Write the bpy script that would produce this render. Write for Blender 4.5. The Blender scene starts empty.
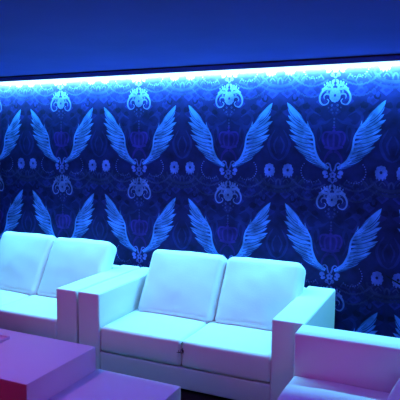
import bpy, bmesh, math, random
from mathutils import Vector, Matrix, noise
random.seed(7)
S = bpy.context.scene
C = S.collection
PI = math.pi

# ------------------------------------------------------------------ helpers
def link(o, parent=None):
    C.objects.link(o)
    if parent: o.parent = parent
    return o

def tag(o, label=None, cat=None, group=None, kind=None):
    if label: o['label'] = label
    if cat: o['category'] = cat
    if group: o['group'] = group
    if kind: o['kind'] = kind
    return o

def obj(name, bm, mat, parent=None, smooth=True, loc=(0, 0, 0), rot=(0, 0, 0)):
    me = bpy.data.meshes.new(name)
    bmesh.ops.recalc_face_normals(bm, faces=bm.faces[:])
    bm.to_mesh(me); bm.free()
    for p in me.polygons: p.use_smooth = smooth
    if mat: me.materials.append(mat)
    o = bpy.data.objects.new(name, me)
    o.location = loc; o.rotation_euler = rot
    return link(o, parent)

def empty(name, loc, rz=0):
    o = bpy.data.objects.new(name, None)
    o.location = loc; o.rotation_euler = (0, 0, rz)
    o.empty_display_size = .1
    return link(o)

def rbox(x0, x1, y0, y1, z0, z1, r, n=10, bulge=(0, 0, 0), wr=0, seed=0, bm=None):
    """a box with rounded edges, an even grid of quads, optional puffiness (per axis) and wrinkles"""
    bm = bm or bmesh.new()
    c = Vector(((x0+x1)/2, (y0+y1)/2, (z0+z1)/2)); h = Vector(((x1-x0)/2, (y1-y0)/2, (z1-z0)/2))
    r = min(r, *(a*.999 for a in h))
    def axis(a, k):
        # parameters concentrated in the rounded ends
        inner = a-r
        ends = [-a+r*(1-math.cos(t*PI/2/k)) if False else -a+r*t/k for t in range(k)]
        m = max(2, int(n*a/max(h)))
        mid = [-inner+2*inner*i/m for i in range(m+1)]
        return ends+mid+[-e for e in reversed(ends)]
    ax = [axis(h[i], 7 if r > .03 else 4) for i in range(3)]
    cache = {}
    def v(i, j, k):
        key = (i, j, k)
        if key in cache: return cache[key]
        p = Vector((ax[0][i], ax[1][j], ax[2][k]))
        q = Vector([max(-(h[t]-r), min(h[t]-r, p[t])) for t in range(3)])
        d = p-q
        if d.length > 1e-9:
            # spread by angle for an even roundness
            m = max(abs(d[t]) for t in range(3))
            dd = Vector([math.tan(PI/4*d[t]/r) if abs(d[t]) < r*.9999 else math.copysign(1, d[t]) for t in range(3)])
            p = q+dd.normalized()*r
        u = [max(-1, min(1, p[t]/h[t])) for t in range(3)]
        for t in range(3):
            if bulge[t]:
                a, b = u[(t+1) % 3], u[(t+2) % 3]
                p[t] += bulge[t]*(1-a*a)*(1-b*b)*u[t]
        if wr:
            w = noise.noise(Vector((p.x*4+seed*7.3, p.y*4, p.z*4)))*.6+noise.noise(Vector((p.x*11, p.y*11+seed*3.1, p.z*9)))*.4
            p += (p-q).normalized()*w*wr if (p-q).length > 1e-6 else Vector()
        cache[key] = bm.verts.new(p+c)
        return cache[key]
    N = [len(a)-1 for a in ax]
    for a in range(3):
        b, c2 = (a+1) % 3, (a+2) % 3
        for side in (0, N[a]):
            for i in range(N[b]):
                for j in range(N[c2]):
                    q = []
                    for (s, t) in ((0, 0), (1, 0), (1, 1), (0, 1)):
                        k = [0, 0, 0]; k[a] = side; k[b] = i+s; k[c2] = j+t
                        q.append(v(*k))
                    try: bm.faces.new(q if side else q[::-1])
                    except ValueError: pass
    return bm

def bx(x0, x1, y0, y1, z0, z1, bev=0, seg=2, bm=None):
    bm = bm or bmesh.new()
    r = bmesh.ops.create_cube(bm, size=1)
    for v in r['verts']:
        v.co = Vector(((x0+x1)/2+v.co.x*(x1-x0), (y0+y1)/2+v.co.y*(y1-y0), (z0+z1)/2+v.co.z*(z1-z0)))
    if bev:
        es = list({e for v in r['verts'] for e in v.link_edges})
        bmesh.ops.bevel(bm, geom=es, offset=bev, segments=seg, profile=.5, affect='EDGES')
    return bm

def tube(pts, rad, n=8, bm=None):
    bm = bm or bmesh.new()
    pts = [Vector(p) for p in pts]
    rs = rad if isinstance(rad, (list, tuple)) else [rad]*len(pts)
    rings = []
    for i, p in enumerate(pts):
        t = (pts[min(i+1, len(pts)-1)]-pts[max(i-1, 0)]).normalized()
        a = t.orthogonal().normalized() if i == 0 else (a-t*a.dot(t)).normalized()
        b = t.cross(a)
        rings.append([bm.verts.new(p+(a*math.cos(2*PI*k/n)+b*math.sin(2*PI*k/n))*rs[i]) for k in range(n)])
    for i in range(len(rings)-1):
        for k in range(n):
            bm.faces.new((rings[i][k], rings[i][(k+1) % n], rings[i+1][(k+1) % n], rings[i+1][k]))
    bm.faces.new(rings[0][::-1]); bm.faces.new(rings[-1])
    return bm

# ------------------------------------------------------------------ materials
def mat(name, col, rough=.5, spec=.5, noise_amt=0, noise_scale=8, bump=0, bump_scale=60, coat=0):
    m = bpy.data.materials.new(name); m.use_nodes = True
    nt = m.node_tree; b = nt.nodes['Principled BSDF']
    b.inputs['Base Color'].default_value = (*col, 1)
    b.inputs['Roughness'].default_value = rough
    b.inputs['Specular IOR Level'].default_value = spec
    b.inputs['Coat Weight'].default_value = coat
    tc = nt.nodes.new('ShaderNodeTexCoord')
    if noise_amt:
        nz = nt.nodes.new('ShaderNodeTexNoise'); nz.inputs['Scale'].default_value = noise_scale; nz.inputs['Detail'].default_value = 5
        nt.links.new(tc.outputs['Object'], nz.inputs['Vector'])
        rp = nt.nodes.new('ShaderNodeValToRGB')
        rp.color_ramp.elements[0].position = .3; rp.color_ramp.elements[1].position = .7
        rp.color_ramp.elements[0].color = (*[c*(1-noise_amt) for c in col], 1)
        rp.color_ramp.elements[1].color = (*[min(1, c*(1+noise_amt)) for c in col], 1)
        nt.links.new(nz.outputs['Fac'], rp.inputs['Fac']); nt.links.new(rp.outputs['Color'], b.inputs['Base Color'])
    if bump:
        nb = nt.nodes.new('ShaderNodeTexNoise'); nb.inputs['Scale'].default_value = bump_scale; nb.inputs['Detail'].default_value = 6
        nt.links.new(tc.outputs['Object'], nb.inputs['Vector'])
        bp = nt.nodes.new('ShaderNodeBump'); bp.inputs['Strength'].default_value = bump; bp.inputs['Distance'].default_value = .004
        nt.links.new(nb.outputs['Fac'], bp.inputs['Height']); nt.links.new(bp.outputs['Normal'], b.inputs['Normal'])
    return m

M = dict(
    leather=mat('white_leatherette', (.70, .70, .70), .5, .35, .02, 5, .25, 90),
    frame=mat('white_leatherette_base', (.66, .66, .66), .55, .3, .02, 5, .2, 90),
    dark=mat('dark_plastic', (.02, .02, .022), .5),
    stitch=mat('frayed_dark_thread', (.05, .05, .06), .8),
    lacquer=mat('white_lacquer', (.76, .74, .76), .42, .4, .02, 3, .05, 40),
    tray=mat('grey_plastic', (.70, .68, .72), .5),
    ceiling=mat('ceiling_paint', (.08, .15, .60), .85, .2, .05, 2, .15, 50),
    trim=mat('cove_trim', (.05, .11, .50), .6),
    trimdark=mat('cove_shadow_gap', (.05, .05, .06), .8),
    carpet=mat('dark_carpet', (.018, .016, .02), .95, .1, .3, 120, .6, 300),
    wall=mat('dark_wall_paint', (.05, .05, .09), .8, .2),
)

def emit(name, col, st):
    m = bpy.data.materials.new(name); m.use_nodes = True
    nt = m.node_tree; nt.nodes.clear()
    e = nt.nodes.new('ShaderNodeEmission'); e.inputs['Color'].default_value = (*col, 1); e.inputs['Strength'].default_value = st
    o = nt.nodes.new('ShaderNodeOutputMaterial'); nt.links.new(e.outputs[0], o.inputs[0])
    return m

# wallpaper: printed colours per polygon times a little paper noise
wp = bpy.data.materials.new('printed_wallpaper'); wp.use_nodes = True
nt = wp.node_tree; b = nt.nodes['Principled BSDF']
at = nt.nodes.new('ShaderNodeAttribute'); at.attribute_name = 'print'
tc = nt.nodes.new('ShaderNodeTexCoord')
nz = nt.nodes.new('ShaderNodeTexNoise'); nz.inputs['Scale'].default_value = 9; nz.inputs['Detail'].default_value = 7
nt.links.new(tc.outputs['Object'], nz.inputs['Vector'])
mr = nt.nodes.new('ShaderNodeMapRange'); mr.inputs['From Min'].default_value = .3; mr.inputs['From Max'].default_value = .7
mr.inputs['To Min'].default_value = .5; mr.inputs['To Max'].default_value = 1.4
nt.links.new(nz.outputs['Fac'], mr.inputs['Value'])
mx = nt.nodes.new('ShaderNodeVectorMath'); mx.operation = 'SCALE'
nt.links.new(at.outputs['Color'], mx.inputs[0]); nt.links.new(mr.outputs['Result'], mx.inputs['Scale'])
nt.links.new(mx.outputs['Vector'], b.inputs['Base Color'])
b.inputs['Roughness'].default_value = .6; b.inputs['Specular IOR Level'].default_value = .15

# ------------------------------------------------------------------ room shell
P = .85                      # width of one wallpaper repeat
V = .9214*P                  # its height
ZM = 2.051                   # height of the top row of medallions
X0, X1, Y0 = -3.4, 5.2, -7.0
ZC = 2.312; ZR = 2.405        # ceiling height, top of the light recess behind the lip
H_LIP = 2.262

class Print:
    def __init__(s): s.v = []; s.f = []; s.c = []; s.n = 0
    def poly(s, pts, cols, layer):
        k = len(s.v)
        y = -6e-6*layer
        s.v += [(x, y, z) for x, z in pts]
        s.f.append(tuple(range(k, k+len(pts))))
        s.c.append([cols]*len(pts) if not isinstance(cols[0], (tuple, list)) else list(cols))
    def strip(s, L, R, cols, layer):
        # a ribbon between two edges; cols = one colour or one per rung
        for i in range(len(L)-1):
            c = cols if not isinstance(cols[0], (tuple, list)) else (cols[i], cols[i], cols[i+1], cols[i+1])
            s.poly((L[i], R[i], R[i+1], L[i+1]), c, layer)

G = Print()
def mul(c, k): return tuple(a*k for a in c)
def mixc(a, b_, t): return tuple(x+(y-x)*t for x, y in zip(a, b_))
BG = (.009, .014, .115)
WING = (.085, .29, .95); WEDGE = (.010, .04, .24)
FLOWER = (.10, .18, .78)
MED = (.11, .20, .66)
FAINT = (.014, .026, .19)
CROWN = (.032, .024, .27)

def catmull(pts, n=6):
    out = []
    Q = [pts[0]]+list(pts)+[pts[-1]]
    for i in range(1, len(Q)-2):
        p0, p1, p2, p3 = Q[i-1:i+3]
        for k in range(n):
            t = k/n
            out.append(tuple(.5*((2*p1[a])+(-p0[a]+p2[a])*t+(2*p0[a]-5*p1[a]+4*p2[a]-p3[a])*t*t+(-p0[a]+3*p1[a]-3*p2[a]+p3[a])*t**3) for a in (0, 1)))
    out.append(tuple(pts[-1]))
    return out

def ribbon(pts, w, col, layer, n=5, smooth=True):
    """a painted line of changing width"""
    q = catmull(pts, n) if smooth else pts
    L, R = [], []
    m = len(q)
    for i, p in enumerate(q):
        a, b_ = q[max(0, i-1)], q[min(m-1, i+1)]
        dx, dz = b_[0]-a[0], b_[1]-a[1]; d = math.hypot(dx, dz) or 1
        t = i/(m-1)
        ww = w(t) if callable(w) else w
        L.append((p[0]-dz/d*ww, p[1]+dx/d*ww)); R.append((p[0]+dz/d*ww, p[1]-dx/d*ww))
    TILE.append(('s', L, R, col, layer))

def blob(cx, cz, rx, rz, col, layer, n=14, rag=0, seed=0, rot=0):
    rnd = random.Random(seed)
    pts = []
    for i in range(n):
        a = 2*PI*i/n; k = 1+rag*rnd.uniform(-1, 1)
        x, z = rx*k*math.cos(a), rz*k*math.sin(a)
        pts.append((cx+x*math.cos(rot)-z*math.sin(rot), cz+x*math.sin(rot)+z*math.cos(rot)))
    TILE.append(('f', pts, (cx, cz), col, layer))

def both(fn):
    """draw on the right side, then mirrored on the left"""
    k = len(TILE); fn()
    for t in TILE[k:]:
        m = lambda q: [(-x, z) for x, z in q]
        if t[0] == 's': TILE.append(('s', m(t[1]), m(t[2]), t[3], t[4]))
        else: TILE.append(('f', m(t[1]), (-t[2][0], t[2][1]), t[3], t[4]))

def along(pts, t):
    f = t*(len(pts)-1); i = min(int(f), len(pts)-2); f -= i
    return tuple(pts[i][a]+(pts[i+1][a]-pts[i][a])*f for a in (0, 1))

TILE = []
def wing():
    spine = catmull([(.040, -.642), (.10, -.600), (.150, -.530), (.168, -.455), (.180, -.37), (.205, -.31), (.250, -.26), (.285, -.215)], 6)
    tips = catmull([(.098, -.638), (.150, -.610), (.205, -.575), (.265, -.535), (.315, -.490), (.355, -.445), (.388, -.385), (.408, -.320), (.424, -.245), (.434, -.160), (.430, -.058)], 6)
    rnd = random.Random(3)
    N = 18
    # soft under-body so that no paper shows between the feathers
    for i in range(N):
        t = i/(N-1)
        s_ = along(spine, min(1, .94*t**1.45)); e = along(tips, t**.92)
        k_ = rnd.uniform(-.022, .010) if 1 < i < N-1 else 0
        e = (e[0]+k_, e[1]+rnd.uniform(-.010, .006))
        dx, dz = e[0]-s_[0], e[1]-s_[1]; L = math.hypot(dx, dz)
        # feathers sweep from along the arm to out to the tip
        cx_, cz_ = (s_[0]+e[0])/2+dz*.07, (s_[1]+e[1])/2-dx*.09
        w0 = .012+.0165*t**1.2
        prof = lambda q, w0=w0: w0*min(1, .35+q*2.2)*(max(0, 1-q**3.2))**.75
        lay = 10+2*i
        k = .68+.42*rnd.random()
        base = mul(WING, k)
        nq = 9
        for (grow, c0, c1, la) in ((.0058, mul(WEDGE, .8), WEDGE, lay), (0, mul(base, .62), base, lay+1)):
            qs = [j/(nq-1) for j in range(nq)]
            ctr = [((1-q)**2*s_[0]+2*q*(1-q)*cx_+q*q*e[0], (1-q)**2*s_[1]+2*q*(1-q)*cz_+q*q*e[1]) for q in qs]
            Lp, Rp, cols = [], [], []
            for j, q in enumerate(qs):
                a, b_ = ctr[max(0, j-1)], ctr[min(nq-1, j+1)]
                ux, uz = b_[0]-a[0], b_[1]-a[1]; d = math.hypot(ux, uz) or 1
                ww = prof(q)+(grow if q < 1 else 0)
                Lp.append((ctr[j][0]-uz/d*ww, ctr[j][1]+ux/d*ww)); Rp.append((ctr[j][0]+uz/d*ww, ctr[j][1]-ux/d*ww))
                cols.append(mixc(c0, c1, min(1, q*1.4)))
            TILE.append(('s', Lp, Rp, cols, la))
        if i % 2 == 0 and i > 3:       # quill line
            ribbon([ctr[1], ctr[4], ctr[7]], .0016, mul(WING, 1.25), lay+1.5, 3)
    # short covert feathers along the arm
    for i in range(15):
        t = i/14
        s_ = along(spine, t); e0 = along(tips, min(1, t*.8+.24))
        l = .30+.08*rnd.random()
        e = (s_[0]+(e0[0]-s_[0])*l+.006, s_[1]+(e0[1]-s_[1])*l+.012*t)
        ribbon([s_, ((s_[0]+e[0])/2, (s_[1]+e[1])/2-.006), e], lambda q: .0115*(1-q**2.5)**.7+.0005, mul(WEDGE, 1.7), 56+2*i, 3)
        ribbon([s_, ((s_[0]+e[0])/2, (s_[1]+e[1])/2-.006), e], lambda q: .0090*(1-q**2.5)**.7+.0004, mul(WING, .80+.25*rnd.random()), 57+2*i, 3)
    ribbon([spine[0], spine[8], spine[16], spine[24], spine[32], spine[-1]], lambda q: .010*(1-q)+.004, mul(WING, 1.02), 88, 5)
    # small loose plume on the inner edge
    ribbon([(.215, -.305), (.232, -.262), (.238, -.222)], lambda q: .013*(1-q)+.001, mul(WING, .75), 8, 4)

def medallion_side():
    # big C scroll
    ribbon([(.040, .055), (.085, .062), (.125, .035), (.148, -.015), (.142, -.062), (.112, -.092), (.072, -.080), (.060, -.052), (.078, -.036)], lambda q: .009*(1-q)+.0035, MED, 20)
    ribbon([(.055, .010), (.090, .012), (.108, -.012), (.098, -.036)], lambda q: .007*(1-q)+.003, mul(MED, .8), 21)
    # leafy crest
    for (x, z, rx, rz, ro) in ((.022, .125, .013, .024, .3), (.048, .098, .018, .016, 0), (.075, .110, .012, .020, -.5), (.095, .075, .020, .013, -.7), (.060, .060, .018, .014, 0), (.034, .078, .013, .012, 0), (.120, .058, .016, .010, -.8), (.105, .100, .007, .011, -.4)):
        blob(x, z, rx, rz, mul(MED, .82+.3*((x*71) % 1)), 22+x, 10, .18, int(x*1000), ro)
    blob(.040, .108, .005, .006, mul(BG, 2), 24, 8); blob(.078, .082, .006, .005, mul(BG, 2), 24, 8)
    for (x, z, rx, rz) in ((.030, .060, .018, .016), (.080, .085, .016, .014), (.052, .122, .008, .012), (.018, .098, .010, .014), (.100, .052, .012, .010)):
        blob(x, z, rx, rz, mul(MED, .85), 21.3, 9, .15, int(x*700))
    blob(.075, .032, .010, .016, mul(MED, .7), 21, 10)
    # droplets below
    for (x, z, r) in ((.028, -.098, .011), (.030, -.142, .010), (.018, -.170, .008), (.060, -.120, .007)):
        blob(x, z, r, r*1.15, mul(FLOWER, .42), 18, 10); blob(x, z, r*.45, r*.5, mul(BG, 1.6), 19, 8)

def bow_side():
    # teardrop lobe, curl, and scroll arm
    blob(.068, -.684, .026, .022, mul(FLOWER, 1.0), 90, 12, .06, 3, .35)
    blob(.060, -.714, .022, .016, mul(FLOWER, .95), 90, 12, .06, 4, -.4)
    blob(.050, -.698, .010, .006, mul(BG, 1.8), 91, 8)
    ribbon([(.010, -.668), (.020, -.640), (.026, -.612), (.044, -.596), (.062, -.606), (.060, -.628), (.046, -.630)], lambda q: .0055*(1-q)+.003, mul(FLOWER, .85), 91)
    ribbon([(.010, -.740), (.028, -.756), (.040, -.742)], .006, mul(FLOWER, .55), 90)
    blob(.026, -.735, .012, .010, mul(FLOWER, .7), 90, 9)
    # pearl loop
    cx_, cz_, r = .190, -.672, .096
    for i in range(14):
        a = -2.3+i*.235
        p_ = (cx_+r*math.cos(a), cz_+r*1.02*math.sin(a))
        blob(p_[0], p_[1], .0058+.0015*math.sin(i*.3), .0060, mul(FLOWER, .85 if i > 6 else .5), 9, 8)
    # rope garlands
    for (z0, dz, c) in ((-.770, -.085, .62), (-.850, -.100, .52)):
        pts = [(.07+.36*t, z0+dz*math.sin(PI*(t*.85+.08))+.10*t*t) for t in [i/22 for i in range(23)]]
        for i in range(22):
            blob(pts[i][0], pts[i][1], .0125, .0075, mul(FLOWER, .24*c/.6), 6, 7, 0, 0, (.9 if i % 2 else -.5))

def faint_side():
    # big damask scrolls
    ribbon([(.12, -.18), (.20, -.14), (.24, -.20), (.20, -.27), (.13, -.27), (.11, -.33), (.13, -.40)], lambda q: .012*math.sin(PI*q)+.003, FAINT, 3)
    ribbon([(.02, -.20), (.07, -.235), (.13, -.25), (.17, -.32), (.15, -.42), (.11, -.50)], lambda q: .014*math.sin(PI*q)+.003, mul(FAINT, .9), 3)
    ribbon([(.36, -.76), (.42, -.72), (.48, -.78), (.46, -.86), (.40, -.87), (.38, -.82), (.42, -.80)], lambda q: .008*(1-q)+.003, FAINT, 3)
    ribbon([(.46, -.30), (.40, -.42), (.44, -.54), (.50, -.58)], lambda q: .010*math.sin(PI*q)+.003, FAINT, 3)
    ribbon([(.49, -.36), (.452, -.44), (.476, -.52)], lambda q: .006*math.sin(PI*q)+.003, FAINT, 3)
    ribbon([(.10, -.78), (.17, -.80), (.20, -.86), (.16, -.91), (.11, -.88), (.13, -.85)], lambda q: .007*(1-q)+.003, FAINT, 3)
    for (x, z) in ((.30, -.80), (.26, -.88), (.33, -.90), (.22, -.83), (.36, -.93), (.29, -.97)):
        blob(x, z, .020, .026, FAINT, 3, 9, .25, int(x*300))
    # a thin two-leaf spray below the flowers
    ribbon([(.37, -.155-.92+.0), (.40, -.115-.92), (.43, -.06-.92)], .0001, FAINT, 3)
    # check of soft diamonds above the wings
    for i in range(5):
        for j in range(4):
            if (i+j) % 2: continue
            x, z = .01+i*.105, .03-j*.085
            if x > .5: continue
            d = .056-.004*j
            TILE.append(('f', [(x+d, z), (x, z+d*.85), (x-d, z), (x, z-d*.85)], (x, z), mixc(mul(BG, 2.2-.3*j), BG, .1), 1))
            TILE.append(('f', [(x+d*.5, z), (x, z+d*.42), (x-d*.5, z), (x, z-d*.42)], (x, z), mul(BG, 1.35), 2))
    for (x, z, r) in ((.36, -.02, .03), (.25, -.09, .035), (.45, -.10, .035), (.15, -.13, .03), (.33, -.155, .04)):
        blob(x, z, r, r*.8, mul(BG, .62), 2, 11, .22, int(x*99))

def lace_side():
    # lacy scallops that hang in the row of the flowers above each medallion
    for k, (r, c) in enumerate(((.21, .55), (.18, .42), (.15, .6))):
        pts = [(.5-r*1.15*math.cos(a), .215-r*.75*math.sin(a)) for a in [PI*i/26*.5+.08 for i in range(27)]]
        pts = [(x, z) for x, z in pts]
        ribbon(pts, .006, mul(FLOWER, c*.30), 4, 1)
        if k != 1:
            for i in range(0, 27, 2): blob(pts[i][0], pts[i][1]-.01, .011, .011, mul(FLOWER, c*.30), 5, 8)
    for i in range(6):
        x = .10+i*.075
        ribbon([(x, .14-.02*(i % 2)), (x+.025, .17), (x+.055, .14)], .005, mul(FLOWER, .25), 4)

def crown():
    x0, z0 = 0, -.375
    ribbon([(-.082, z0-.075), (0, z0-.092), (.082, z0-.075)], .013, CROWN, 12)
    for s_ in (-1, 1):
        ribbon([(s_*.080, z0-.062), (s_*.100, z0-.005), (s_*.085, z0+.045), (s_*.045, z0+.055), (0, z0+.045)], .009, mul(CROWN, 1.05), 12)
        ribbon([(s_*.042, z0-.075), (s_*.055, z0-.010), (s_*.040, z0+.035), (0, z0+.045)], .008, CROWN, 12)
        blob(s_*.050, z0-.02, .012, .030, mul(CROWN, .7), 11)
    ribbon([(0, z0-.08), (0, z0+.045)], .009, CROWN, 12, 5)
    blob(0, z0+.062, .015, .015, mul(CROWN, 1.1), 12); ribbon([(0, z0+.07), (0, z0+.110)], .004, CROWN, 12, 3); ribbon([(-.015, z0+.095), (.015, z0+.095)], .004, CROWN, 12, 3)
    blob(0, z0-.01, .095, .070, mul(CROWN, .62), 10, 18)
    for s_ in (-1, 1):   # drapery under the crown
        ribbon([(s_*.01, z0-.11), (s_*.045, z0-.135), (s_*.075, z0-.19), (s_*.07, z0-.245)], lambda q: .013*(1-q)+.004, mul(CROWN, .75), 10)

def medallion():
    for i in range(12):
        a = 2*PI*i/12
        blob(.036*math.cos(a), .045*math.sin(a), .016, .019, MED, 30, 9)
    blob(0, 0, .040, .050, mul(MED, .97), 30.5, 18)
    for i in range(9):
        a = 2*PI*i/9+.3
        ribbon([(.020*math.cos(a), .025*math.sin(a)), (.036*math.cos(a), .046*math.sin(a))], .0022, mul(MED, .72), 31, 2)
    blob(0, 0, .020, .024, mul(MED, .85), 31.5, 14)
    blob(0, -.001, .0105, .0125, mul(BG, 1.5), 32, 10, .15, 4)

def flower(x):
    for i in range(9):
        a = 2*PI*i/9+.2
        blob(x+.033*math.cos(a), -.668+.040*math.sin(a), .0195, .022, mul(FLOWER, 1.0 if i % 2 else .9), 20, 9, .10, i)
    blob(x, -.668, .038, .044, FLOWER, 20.5, 16)
    for dx, dz in ((-.038, -.048), (-.014, -.062), (.016, -.060), (.040, -.046), (.052, -.015)):
        blob(x+dx*.9, -.672+dz*.9, .008, .013, mul(FLOWER, .85), 20, 8, .1, 2)
    for i in range(7):
        a = 2*PI*i/7
        ribbon([(x+.017*math.cos(a), -.668+.018*math.sin(a)), (x+.030*math.cos(a), -.668+.034*math.sin(a))], .002, mul(FLOWER, .75), 21, 2)
    blob(x, -.668, .0125, .014, mul(BG, 1.3), 22, 10)

both(faint_side); both(lace_side); both(wing)
k0 = len(TILE); both(medallion_side)
sc = lambda q: [(x*.90, z*.90 if z < 0 else z*.92) for x, z in q]      # the crest a touch smaller than drawn
TILE[k0:] = [('s', sc(t[1]), sc(t[2]), t[3], t[4]) if t[0] == 's' else ('f', sc(t[1]), t[2], t[3], t[4]) for t in TILE[k0:]]
both(bow_side)
crown(); medallion()
flower(.5-.088); flower(-.5+.088)
# bow centre
for i in range(5):
    a = 2*PI*i/5+PI/2
    blob(.019*math.cos(a), -.700+.019*math.sin(a), .013, .013, mul(FLOWER, .8), 92, 8)
blob(0, -.700, .009, .009, mul(BG, 2.2), 93, 8)
ribbon([(-.016, -.752), (0, -.772), (.016, -.752)], .006, mul(FLOWER, .6), 92)
blob(0, -.795, .030, .010, mul(FLOWER, .30), 8, 12, .25, 5)
ribbon([(-.06, -.84), (-.03, -.82), (0, -.835), (.03, -.82), (.06, -.84)], .005, mul(FLOWER, .3), 8)
for z in (-.205, -.235, -.262): blob(0, z, .009, .010, mul(FLOWER, .3), 8, 8)

# base paper: a coarse grid so that the print attribute covers it
nx, nzz = 60, 20
for i in range(nx):
    for j in range(nzz):
        xa, xb = X0+(X1-X0)*i/nx, X0+(X1-X0)*(i+1)/nx
        za, zb = ZR*j/nzz, ZR*(j+1)/nzz
        G.poly(((xa, za), (xb, za), (xb, zb), (xa, zb)), BG, 0)
TILE = [t[:-1]+(t[-1]+.11*(i % 8),) for i, t in enumerate(TILE)]
for row in range(-1, 3):
    for k in range(-4, 7):
        ox, oz = k*P, ZM-row*V
        for t in TILE:
            if t[0] == 's':
                L = [(ox+x*P, oz+z*P) for x, z in t[1]]; R = [(ox+x*P, oz+z*P) for x, z in t[2]]
                xs = [q[0] for q in L+R]; zs = [q[1] for q in L+R]
                if min(xs) < X0+.01 or max(xs) > X1-.01 or max(zs) > ZR-.005 or min(zs) < .01: continue
                G.strip(L, R, t[3], t[4])
            else:
                q = [(ox+x*P, oz+z*P) for x, z in t[1]]
                xs = [a[0] for a in q]; zs = [a[1] for a in q]
                if min(xs) < X0+.01 or max(xs) > X1-.01 or max(zs) > ZR-.005 or min(zs) < .01: continue
                G.poly(q, t[3], t[4])
me = bpy.data.meshes.new('wall_back')
me.from_pydata(G.v, [], G.f)
ca = me.color_attributes.new('print', 'FLOAT_COLOR', 'CORNER')
flat = []
for cs in G.c:
    for c in cs: flat += [min(1, c[0]), min(1, c[1]), min(1, c[2]), 1]
ca.data.foreach_set('color', flat)
me.materials.append(wp)
bm = bmesh.new(); bm.from_mesh(me)          # all printed faces look into the room
for f in bm.faces:
    if f.normal.y > 0: f.normal_flip()
# solid wall behind the paper
bx(X0, X1, .002, .12, 0, ZR+.06, bm=bm)
bm.to_mesh(me); bm.free()
o = link(bpy.data.objects.new('wall_back', me)); tag(o, kind='structure', label='dark patterned wallpaper wall with pale wings, crowns and flowers')

def struct(name, bm, m, label=None):
    return tag(obj(name, bm, m, smooth=False), kind='structure', label=label)
struct('floor', bx(X0-.1, X1+.1, Y0-.1, .12, -.1, 0), M['carpet'])
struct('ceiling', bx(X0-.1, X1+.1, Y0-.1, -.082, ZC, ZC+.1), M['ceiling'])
struct('wall_left', bx(X0-.1, X0, Y0, 0, 0, ZC), M['wall'])
struct('wall_right', bx(X1, X1+.1, Y0, 0, 0, ZC), M['wall'])
struct('wall_front', bx(X0-.1, X1+.1, Y0-.1, Y0, 0, ZC), M['wall'])
# cove: dark recess line, hanging lip; the LED tape sits behind the lip
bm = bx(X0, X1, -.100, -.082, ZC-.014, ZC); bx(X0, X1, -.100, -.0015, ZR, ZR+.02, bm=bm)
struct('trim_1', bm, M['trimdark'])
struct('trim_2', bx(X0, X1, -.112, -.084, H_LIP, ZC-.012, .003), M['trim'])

LED = emit('led_blue', (.45, .92, 1.0), 2.2)
led_o = obj('led_strip', bx(X0+.02, X1-.02, -.111, -.100, H_LIP-.007, H_LIP+.0005), LED, smooth=False)
tag(led_o, 'glowing blue-white LED light strip running under the ceiling lip along the patterned wall', 'light strip')

# ------------------------------------------------------------------ sofas
SW, SD, AW = 1.66, .92, .186
def sofa_parts(root, back=(0, 0, 0, 0), seeds=(1, 2), tear=False, SD=SD, AW=AW, W=SW, AR=None):
    L = M['leather']; h = W/2; ih = h-AW; ir = h-(AR or AW)
    for s_ in (-1, 1):
        a, b_ = sorted((s_*h, s_*(ih if s_ < 0 else ir)))
        obj('armrest', rbox(a, b_, 0, SD, .022, .604, .014, 14, (0, .002, .004), .0015, s_+3), L, root)
    obj('base', rbox(-ih-.002, ir+.002, .012, SD-.03, .022, .173, .010, 14), M['frame'], root)
    obj('backrest', rbox(-ih, ir, SD-.135, SD-.01, .172, .60, .03, 12, (0, .004, .004), .001), L, root)
    for i, (a, b_) in enumerate(((-ih+.002, -.002), (.002, ir-.002))):
        obj('seat_cushion', rbox(a, b_, .004, SD-.19, .178, .362, .026, 18, (0, .006, .012), .004, seeds[i]+9), L, root)
    # two loose back cushions, leaning
    lean = math.radians(30)
    for i, xc in enumerate((-.300+back[0], .330+back[1])):
        w = .618 if W == SW else (.650, .604)[i]
        bm = rbox(-w/2, w/2, 0, .165, 0, .555+back[2+i], .055, 22, (.004, .024, .006), .008, seeds[i])
        obj('back_cushion', bm, L, root, loc=(xc, SD-.500, .366), rot=(-lean, 0, 0))
        # bottom seam piping
    for sx in (-1, 1):
        for sy in (.06, SD-.06):
            obj('foot', bx(sx*(h-.07)-.03, sx*(h-.07)+.03, sy-.03, sy+.03, 0, .024, .003), M['dark'], root)
    if tear:
        bm = bmesh.new()
        rnd = random.Random(5)
        for k in range(9):
            x, z = rnd.uniform(-.022, .022), rnd.uniform(.292, .366)
            tube([(x, .006, z), (x+rnd.uniform(-.012, .012), -.007, z+rnd.uniform(-.014, .006)), (x+rnd.uniform(-.02, .02), .0005, z-.012)], [.002, .0042, .002], 5, bm)
        tag(obj('worn_seam', bm, M['stitch'], root), 'dark frayed seam patch at the front edge between the seats')

mid = empty('sofa', (1.772, -1.0, 0))
tag(mid, 'white two-seat leather sofa in the middle, with a frayed seam on its front edge', 'sofa', 'white leather lounge sofas')
sofa_parts(mid, (.010, .018, -.010, -.010), (1, 2), True, W=1.69, AR=.212)
left = empty('sofa', (.082, -1.0, 0))
tag(left, 'white two-seat leather sofa on the left, behind the stepped coffee table', 'sofa', 'white leather lounge sofas')
sofa_parts(left, (.045, .030, .020, .012), (3, 4))
right = empty('sofa', (2.602, -1.832, 0), -PI/2)
tag(right, 'white sofa at lower right turned sideways, its arm glowing cyan along the top', 'sofa', 'white leather lounge sofas')
sofa_parts(right, (.0, .0, 0, 0), (5, 6), SD=1.03)

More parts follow.
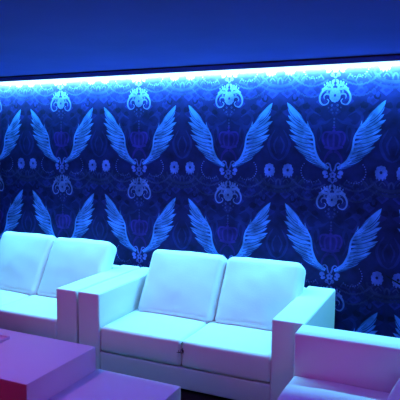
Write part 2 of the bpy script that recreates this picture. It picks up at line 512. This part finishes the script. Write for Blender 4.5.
# ------------------------------------------------------------------ coffee table
tb = empty('coffee_table', (1.05, -1.85, 0))
tag(tb, 'low stepped white lacquer coffee table with a raised block on its left', 'coffee table')
def at(x0, x1, y0, y1, z0, z1, r):
    return bx(x0-1.05, x1-1.05, y0+1.85, y1+1.85, z0, z1, r, 3)
obj('lower_tier', at(.55, 2.032, -2.12, -1.50, .05, .30, .004), M['lacquer'], tb, False)
obj('raised_block', at(.10, 1.462, -2.128, -1.527, .3005, .45, .004), M['lacquer'], tb, False)
obj('plinth', at(.65, 1.95, -2.03, -1.58, 0, .05, .002), M['dark'], tb, False)

# small tray on the raised block
ty = empty('small_tray', (.80, -1.71, .4505), math.radians(4))
tag(ty, 'small flat grey tray lying at the left on the raised block of the coffee table', 'tray')
obj('tray_bottom', bx(-.10, .10, -.05, .05, 0, .005, .001), M['tray'], ty, False)
bm = bx(-.10, .10, -.052, -.044, .0, .018, .002); bx(-.10, .10, .044, .052, .0, .018, .002, bm=bm)
bx(-.10, -.092, -.045, .045, .0, .018, .002, bm=bm); bx(.092, .10, -.045, .045, .0, .018, .002, bm=bm)
obj('rim', bm, M['tray'], ty, False)

# dark cable leaving the wall at the right
cb = obj('wall_cable', tube([(2.965, -.002, .727), (2.98, -.010, .718), (3.02, -.014, .697), (3.065, -.016, .676), (3.13, -.016, .655), (3.25, -.012, .63)], [.002, .003, .005, .0065, .0065, .004], 8), mat('matt_black_rubber', (.006, .006, .008), .9, .05))
tag(cb, 'short dark cable on the patterned wall at the right edge, beside a flower print', 'cable')

# ------------------------------------------------------------------ lights
def area(name, loc, rot, sx, sy, col, power, spread=PI):
    l = bpy.data.lights.new(name, 'AREA'); l.shape = 'RECTANGLE'; l.size = sx; l.size_y = sy
    l.color = col; l.energy = power; l.spread = spread
    o = bpy.data.objects.new(name, l); o.location = loc; o.rotation_euler = rot
    return link(o)
def aim(o, target):
    o.rotation_euler = (Vector(target)-o.location).to_track_quat('-Z', 'Y').to_euler()
# the tape's own light, thrown down along the wall
LEDCOL = (.115, .62, 1.0)
area('led_tape_light', ((X0+X1)/2, -.0135, ZR-.036), (0, 0, 0), X1-X0-.1, .014, LEDCOL, 430)
area('wall_wash_fill', ((X0+X1)/2, -.024, H_LIP-.004), (PI/2, 0, 0), X1-X0-.1, .006, (.5, .9, 1.0), 150)  # added light, close to the paper, that burns out a white band below the lip
area('lip_fill_light', ((X0+X1)/2, -.076, H_LIP+.022), (PI/2, 0, 0), X1-X0-.1, .012, LEDCOL, 380)  # extra light added behind the lip to brighten the upper wall
# unseen fill added over the table to lift its top; then the violet ceiling light
area('table_fill_light', (.75, -1.85, ZC-.03), (0, 0, 0), .25, .25, (.66, .24, 1.0), 11)
area('violet_downlight', (2.9, -2.15, ZC-.03), (0, 0, 0), .35, .35, (.30, .07, 1.0), 10)
# red lamp low at the left of the room, behind the camera
r1 = area('red_lamp', (.45, -2.85, .95), (0, 0, 0), .2, .2, (1.0, .03, .30), 2.6)
aim(r1, (.9, -1.9, .35))
r2 = area('magenta_lamp', (3.5, -3.5, .85), (0, 0, 0), .3, .3, (1.0, .02, .26), 5)
aim(r2, (2.9, -1.2, .4))

w = bpy.data.worlds.new('night'); S.world = w; w.use_nodes = True
w.node_tree.nodes['Background'].inputs[0].default_value = (.01, .01, .03, 1)
w.node_tree.nodes['Background'].inputs[1].default_value = .2

# ------------------------------------------------------------------ camera
f_, pi_, ya_, ro_ = 559.23, .10126, -.43591, .00669
def ray(u, v):
    u -= 200; v -= 200
    c, s = math.cos(ro_), math.sin(ro_); u, v = c*u+s*v, -s*u+c*v
    x, y, z = u/f_, 1., -v/f_
    c, s = math.cos(pi_), math.sin(pi_); y, z = c*y+s*z, -s*y+c*z
    c, s = math.cos(ya_), math.sin(ya_); x, y = c*x+s*y, -s*x+c*y
    return Vector((x, y, z))
fw = ray(200, 200).normalized(); rt = (ray(201, 200)-ray(200, 200)).normalized(); up = rt.cross(fw).normalized()
cd = bpy.data.cameras.new('camera'); cam = link(bpy.data.objects.new('camera', cd))
mw = Matrix((rt, up, -fw)).transposed().to_4x4(); mw.translation = Vector((3.42685, -4.25331, 1.688))
cam.matrix_world = mw
cd.sensor_width = 36; cd.lens = f_*36/400; cd.clip_start = .05
S.camera = cam

S.view_settings.view_transform = 'Standard'; S.view_settings.look = 'None'
S.view_settings.gamma = 1; S.view_settings.use_curve_mapping = False
S.view_settings.exposure = 0
S.cycles.use_denoising = True
S.cycles.max_bounces = 10; S.cycles.diffuse_bounces = 6
S.cycles.sample_clamp_indirect = 6
S.cycles.caustics_reflective = False; S.cycles.caustics_refractive = False
